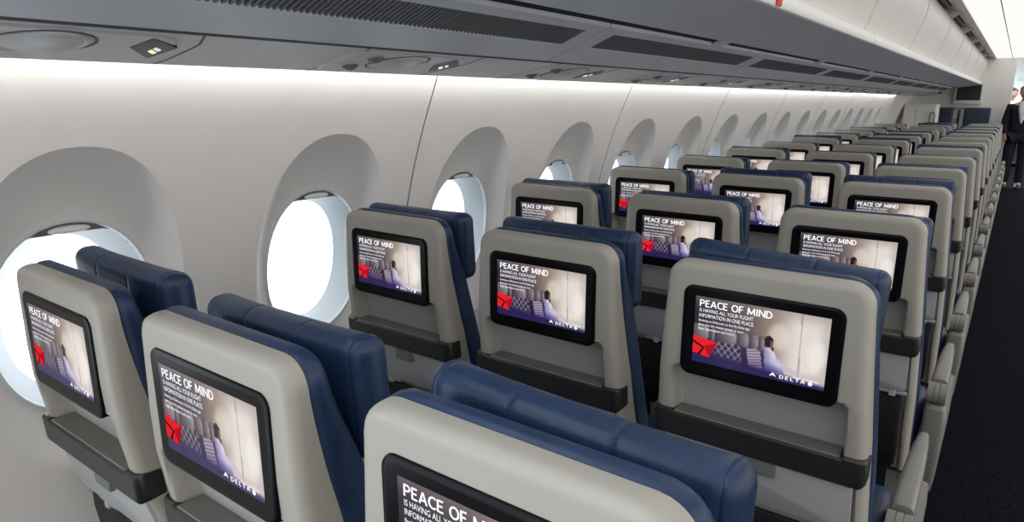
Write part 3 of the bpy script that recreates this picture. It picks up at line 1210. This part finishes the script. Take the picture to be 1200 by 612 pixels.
# cream cabinet by the exit
root = empty('cabinet', (-1.3, 13.6, 0))
inv = Matrix.Translation(-root.location)
bm = bmesh.new(); box(bm, -1.60, -1.12, 13.45, 14.0, .0, ZC - .068, .012, 2)
o = mesh_obj('body', bm, M['cab']); o.parent = root; o.matrix_parent_inverse = inv
bm = bmesh.new(); box(bm, -1.585, -1.415, 13.438, 13.452, .10, ZC - .10, .004, 1)
o = mesh_obj('door', bm, M['cab']); o.parent = root; o.matrix_parent_inverse = inv
bm = bmesh.new(); box(bm, -1.405, -1.135, 13.438, 13.452, .10, ZC - .085, .004, 1)
o = mesh_obj('door', bm, M['cab']); o.parent = root; o.matrix_parent_inverse = inv
bm = bmesh.new()
tube(bm, [(-1.20 + .0, 13.44, .95), (-1.20, 13.40, .97), (-1.20, 13.39, 1.20), (-1.195, 13.39, 1.255), (-1.165, 13.39, 1.285), (-1.135, 13.39, 1.255), (-1.13, 13.39, 1.20), (-1.13, 13.40, .97), (-1.13, 13.44, .95)], .011, 8)
o = mesh_obj('grab_handle', bm, M['latch']); o.parent = root; o.matrix_parent_inverse = inv
tag(root, 'cream cabinet with two doors between the sidewall and the far jump seats', 'cabinet')

# invented trolleys, added to darken the bright view between the people's legs
for k, x in enumerate((-.42, -.06, .30)):
    root = empty('filler_trolley', (x + .15, 19.4, 0))
    inv = Matrix.Translation(-root.location)
    bm = bmesh.new(); box(bm, x, x + .31, 19.1, 19.9, .08, 1.03, .012, 2)
    o = mesh_obj('body', bm, M['latch']); o.parent = root; o.matrix_parent_inverse = inv
    bm = bmesh.new(); box(bm, x + .02, x + .29, 19.085, 19.1, .12, .99, .004, 1)
    o = mesh_obj('door', bm, M['ledge']); o.parent = root; o.matrix_parent_inverse = inv
    for wx2 in (x + .04, x + .27):
        for wy in (19.16, 19.84):
            bm = bmesh.new(); tube(bm, [(wx2 - .015, wy, .04), (wx2 + .015, wy, .04)], .04, 12)
            o = mesh_obj('wheel', bm, M['black']); o.parent = root; o.matrix_parent_inverse = inv
    tag(root, 'invented dark trolley added to darken the view behind the standing people', 'trolley', 'added dark trolleys')

# lit sign high on the galley wall
bm = bmesh.new(); box(bm, -.15, .10, 19.93, 19.99, ZC + .43, ZC + .53, .01, 2)
t = mesh_obj('lit_sign', bm, M['green'])
tag(t, 'pale green lit sign high beyond the far divider', 'sign')


# ------------------------------------------------------------------ people in the aisle
def skin_body(name, joints, bones, radii, m, parent=None, sub=2, root=0):
    me = bpy.data.meshes.new(name)
    me.from_pydata(joints, bones, [])
    o = bpy.data.objects.new(name, me)
    link(o, parent)
    o.modifiers.new('skin', 'SKIN')
    sv = me.skin_vertices[0].data
    for k, r in enumerate(radii):
        sv[k].radius = r if isinstance(r, tuple) else (r, r)
        sv[k].use_root = (k == root)
    md = o.modifiers.new('sub', 'SUBSURF'); md.levels = sub; md.render_levels = sub
    dg = bpy.context.evaluated_depsgraph_get()
    me2 = bpy.data.meshes.new_from_object(o.evaluated_get(dg))
    o.modifiers.clear()
    o.data = me2
    for p in me2.polygons:
        p.use_smooth = True
    me2.materials.clear()
    me2.materials.append(m)
    return o


def head_mesh(c, s=1.0):
    """a face looking along -Y; c = centre of the head"""
    bm = bmesh.new()
    bmesh.ops.create_uvsphere(bm, u_segments=32, v_segments=24, radius=1)
    for v in bm.verts:
        x, y, z = v.co
        w = .076 * (1 - .24 * max(0, -z) ** 1.5)
        d = .096 * (1 - .10 * max(0, -z))
        px, py, pz_ = x * w, y * d, z * .118
        if y < -.3:
            nose = math.exp(-((x / .16) ** 2 + ((z + .10) / .20) ** 2)) * .020
            eyes = sum(math.exp(-(((x - q) / .16) ** 2 + ((z - .06) / .10) ** 2)) for q in (-.42, .42)) * -.009
            mouth = math.exp(-((x / .32) ** 2 + ((z + .48) / .07) ** 2)) * .006
            chin = math.exp(-((x / .3) ** 2 + ((z + .85) / .2) ** 2)) * .010
            py -= nose + eyes + mouth + chin
        v.co = Vector((c[0] + px * s, c[1] + py * s, c[2] + pz_ * s))
    for q in (-1, 1):                                            # ears
        r = bmesh.ops.create_uvsphere(bm, u_segments=10, v_segments=8, radius=1)
        for v in r['verts']:
            v.co = Vector((c[0] + q * .078 * s + v.co.x * .010, c[1] + .012 + v.co.y * .020, c[2] + v.co.z * .032))
    return bm


def person(loc, label, suit, tall=1.72, bent=True):
    k = tall / 1.75
    root = empty('person', loc)
    tag(root, label, 'person')
    # one continuous skin body (neck, torso, arms, hands, legs), clothed by slightly larger shells
    J = [(0, 0, .95), (0, 0, 1.12), (0, 0.01, 1.30), (0, .01, 1.42), (0, 0, 1.50), (0, -.01, 1.56),           # 0 pelvis..5 skull base
         (-.17, .01, 1.40), (-.215, .02, 1.13), (-.19, -.10 if bent else .0, .93),                               # 6,7,8 right arm (viewer's left)
         (.17, .01, 1.40), (.215, .02, 1.13), (.20, -.03, .88),                                                  # 9,10,11
         (-.09, 0, .90), (-.10, -.01, .50), (-.10, .02, .09), (-.10, -.12, .04),                                 # 12..15 leg
         (.09, 0, .90), (.10, -.01, .50), (.10, .02, .09), (.10, -.12, .04)]
    E = [(0, 1), (1, 2), (2, 3), (3, 4), (4, 5), (3, 6), (6, 7), (7, 8), (3, 9), (9, 10), (10, 11), (0, 12), (12, 13), (13, 14), (14, 15), (0, 16), (16, 17), (17, 18), (18, 19)]
    R_ = [(.14, .10), (.13, .095), (.15, .10), (.09, .07), (.052, .052), (.05, .05), .06, .045, .032, .06, .045, .032, .08, .058, .042, .035, .08, .058, .042, .035]
    # hands: palm and five fingers
    for w, sx in ((8, -1), (11, 1)):
        wx_, wy, wz = J[w]
        p = len(J)
        J.append((wx_, wy - .01, wz - .055)); E.append((w, p)); R_.append((.022, .030))
        for f, (dy, ln) in enumerate(((-.030, .055), (-.010, .075), (.010, .08), (.028, .07), (.040, .055))):
            q = len(J)
            if f == 0:
                J.append((wx_ - sx * .02, wy - .045, wz - .06)); J.append((wx_ - sx * .028, wy - .055, wz - .095))
            else:
                J.append((wx_, wy - .01 + dy - .008, wz - .10)); J.append((wx_ - sx * .012, wy - .01 + dy - .01, wz - .10 - ln * .9))
            E.append((p, q)); E.append((q, q + 1)); R_ += [.0095, .008]
    sc = lambda v: (v[0], v[1], v[2] * k)
    skin_body('body', [sc(v) for v in J], E, R_, M['skin'], root)
    bm = head_mesh((0, -.025, 1.65 * k)); mesh_obj('head', bm, M['skin'], root)
    bm = bmesh.new()                                             # hair cap
    bmesh.ops.create_uvsphere(bm, u_segments=28, v_segments=18, radius=1)
    for v in bm.verts:
        x, y, z = v.co
        low = -.05 if y > 0 else .48 + .15 * abs(x)
        zz_ = max(z, low if y < .25 else -.45)
        v.co = Vector((x * .083, -.018 + y * .103, 1.655 * k + zz_ * .124))
    mesh_obj('hair', bm, M['hair'], root)
    cl = lambda d: [tuple(a + d for a in (r if isinstance(r, tuple) else (r, r))) for r in R_]
    # jacket
    JJ = [sc(J[i]) for i in (0, 1, 2, 3, 6, 7, 8, 9, 10, 11)]
    EE = [(0, 1), (1, 2), (2, 3), (3, 4), (4, 5), (5, 6), (3, 7), (7, 8), (8, 9)]
    RR = [(.18, .135), (.165, .125), (.18, .13), (.11, .09), (.085, .085), (.064, .064), (.048, .048), (.085, .085), (.064, .064), (.048, .048)]
    JJ[0] = (0, 0, .84 * k)
    skin_body('jacket', JJ, EE, RR, suit, root)
    JL = [(0, 0, .96 * k)] + [sc(J[i]) for i in (12, 13, 14, 16, 17, 18)]
    JL[3] = (-.10, .02, .07); JL[6] = (.10, .02, .07)
    skin_body('trousers', JL, [(0, 1), (1, 2), (2, 3), (0, 4), (4, 5), (5, 6)], [(.15, .12), (.105, .105), (.082, .082), (.07, .07), (.105, .105), (.082, .082), (.07, .07)], suit, root)
    # shirt front and tie gap
    bm = bmesh.new()
    rings = []
    for z, w, y in ((1.50, .050, -.060), (1.46, .062, -.095), (1.38, .060, -.142), (1.28, .046, -.160), (1.18, .026, -.150), (1.13, .010, -.142)):
        rings.append([(-w, y + .035, z * k), (-w * .6, y + .004, z * k), (0, y - .004, z * k), (w * .6, y + .004, z * k), (w, y + .035, z * k), (0, y + .05, z * k)])
    loft(bm, rings)
    mesh_obj('shirt', bm, M['shirt'], root)
    for s in (-1, 1):
        bm = bmesh.new()
        rr = []
        for y, w, h in ((.075, .03, .03), (.06, .04, .05), (-.02, .042, .045), (-.10, .045, .035), (-.165, .035, .025), (-.185, .015, .012)):
            rr.append([(s * .10 + a, y, h + .002 + b) for a, b in rrect(w, h, min(w, h) * .7, 3)])
        loft(bm, rr)
        mesh_obj('shoe', bm, M['shoe'], root)
    return root


person((.045, 14.35, 0), 'person in a dark suit and white shirt standing in the aisle, facing the camera', M['suit'], 1.70)
person((-.16, 17.6, 0), 'person in a dark red jacket standing far ahead, half hidden behind the suited person', M['suit2'], 1.70, False)

# ------------------------------------------------------------------ light
w = bpy.data.worlds.new('world')
SC.world = w
w.use_nodes = True
nt = w.node_tree
bg = nt.nodes['Background']
tc = nt.nodes.new('ShaderNodeTexCoord')
sp = nt.nodes.new('ShaderNodeSeparateXYZ')
nt.links.new(tc.outputs['Generated'], sp.inputs[0])
mr = nt.nodes.new('ShaderNodeMapRange')                     # overcast daylight outside the windows, the dimmer rest of the cabin elsewhere
mr.inputs['From Min'].default_value = -.01
mr.inputs['From Max'].default_value = -.10
nt.links.new(sp.outputs['X'], mr.inputs['Value'])
mx = nt.nodes.new('ShaderNodeMix')
mx.data_type = 'RGBA'
mx.inputs[6].default_value = (.60, .59, .575, 1)
mx.inputs[7].default_value = (2.6, 2.9, 3.1, 1)
nt.links.new(mr.outputs['Result'], mx.inputs[0])
mr2 = nt.nodes.new('ShaderNodeMapRange')                    # the brighter middle of the cabin lies to the right and above
mr2.inputs['From Min'].default_value = .15
mr2.inputs['From Max'].default_value = 1.0
dt = nt.nodes.new('ShaderNodeVectorMath')
dt.operation = 'DOT_PRODUCT'
dt.inputs[1].default_value = (.74, 0, .67)
nt.links.new(tc.outputs['Generated'], dt.inputs[0])
nt.links.new(dt.outputs['Value'], mr2.inputs['Value'])
mx2 = nt.nodes.new('ShaderNodeMix')
mx2.data_type = 'RGBA'
mr3 = nt.nodes.new('ShaderNodeMapRange')                    # seats and carpet low down are dark, ceiling and bins above are bright
mr3.inputs['From Min'].default_value = -.10
mr3.inputs['From Max'].default_value = .60
nt.links.new(sp.outputs['Z'], mr3.inputs['Value'])
mx3 = nt.nodes.new('ShaderNodeMix')
mx3.data_type = 'RGBA'
mx3.inputs[6].default_value = (.19, .185, .18, 1)
mx3.inputs[7].default_value = (1.05, 1.03, 1.0, 1)
nt.links.new(mr3.outputs['Result'], mx3.inputs[0])
nt.links.new(mx3.outputs[2], mx2.inputs[6])
mx2.inputs[7].default_value = (1.95, 1.91, 1.85, 1)
nt.links.new(mr2.outputs['Result'], mx2.inputs[0])
nt.links.new(mx2.outputs[2], mx.inputs[6])
nt.links.new(mx.outputs[2], bg.inputs['Color'])


def area(name, loc, rot, sx, sy, power, col=(1, 1, 1)):
    l = bpy.data.lights.new(name, 'AREA')
    l.shape = 'RECTANGLE'
    l.size, l.size_y = sx, sy
    l.energy = power
    l.color = col
    o = bpy.data.objects.new(name, l)
    o.location = loc
    o.rotation_euler = rot
    return link(o)


area('galley_fill', (.3, 17.5, 2.15), (0, 0, 0), 1.2, 3, 45)  # added unseen area light that brightens the galley wall, no fixture behind it

# ------------------------------------------------------------------ camera
cam = bpy.data.cameras.new('camera')
cam.sensor_width = 36
cam.lens = 782.74 / 1200 * 36
cam.clip_start = .02
co = bpy.data.objects.new('camera', cam)
co.location = (0, 0, ZC)
co.rotation_euler = (PI / 2 - .2368, 0, .6381)
link(co)
SC.camera = co

SC.view_settings.view_transform = 'Standard'
SC.view_settings.look = 'None'
SC.view_settings.gamma = 1
SC.view_settings.exposure = 0
SC.view_settings.use_curve_mapping = False
SC.cycles.use_denoising = True
SC.cycles.max_bounces = 8
SC.cycles.diffuse_bounces = 5
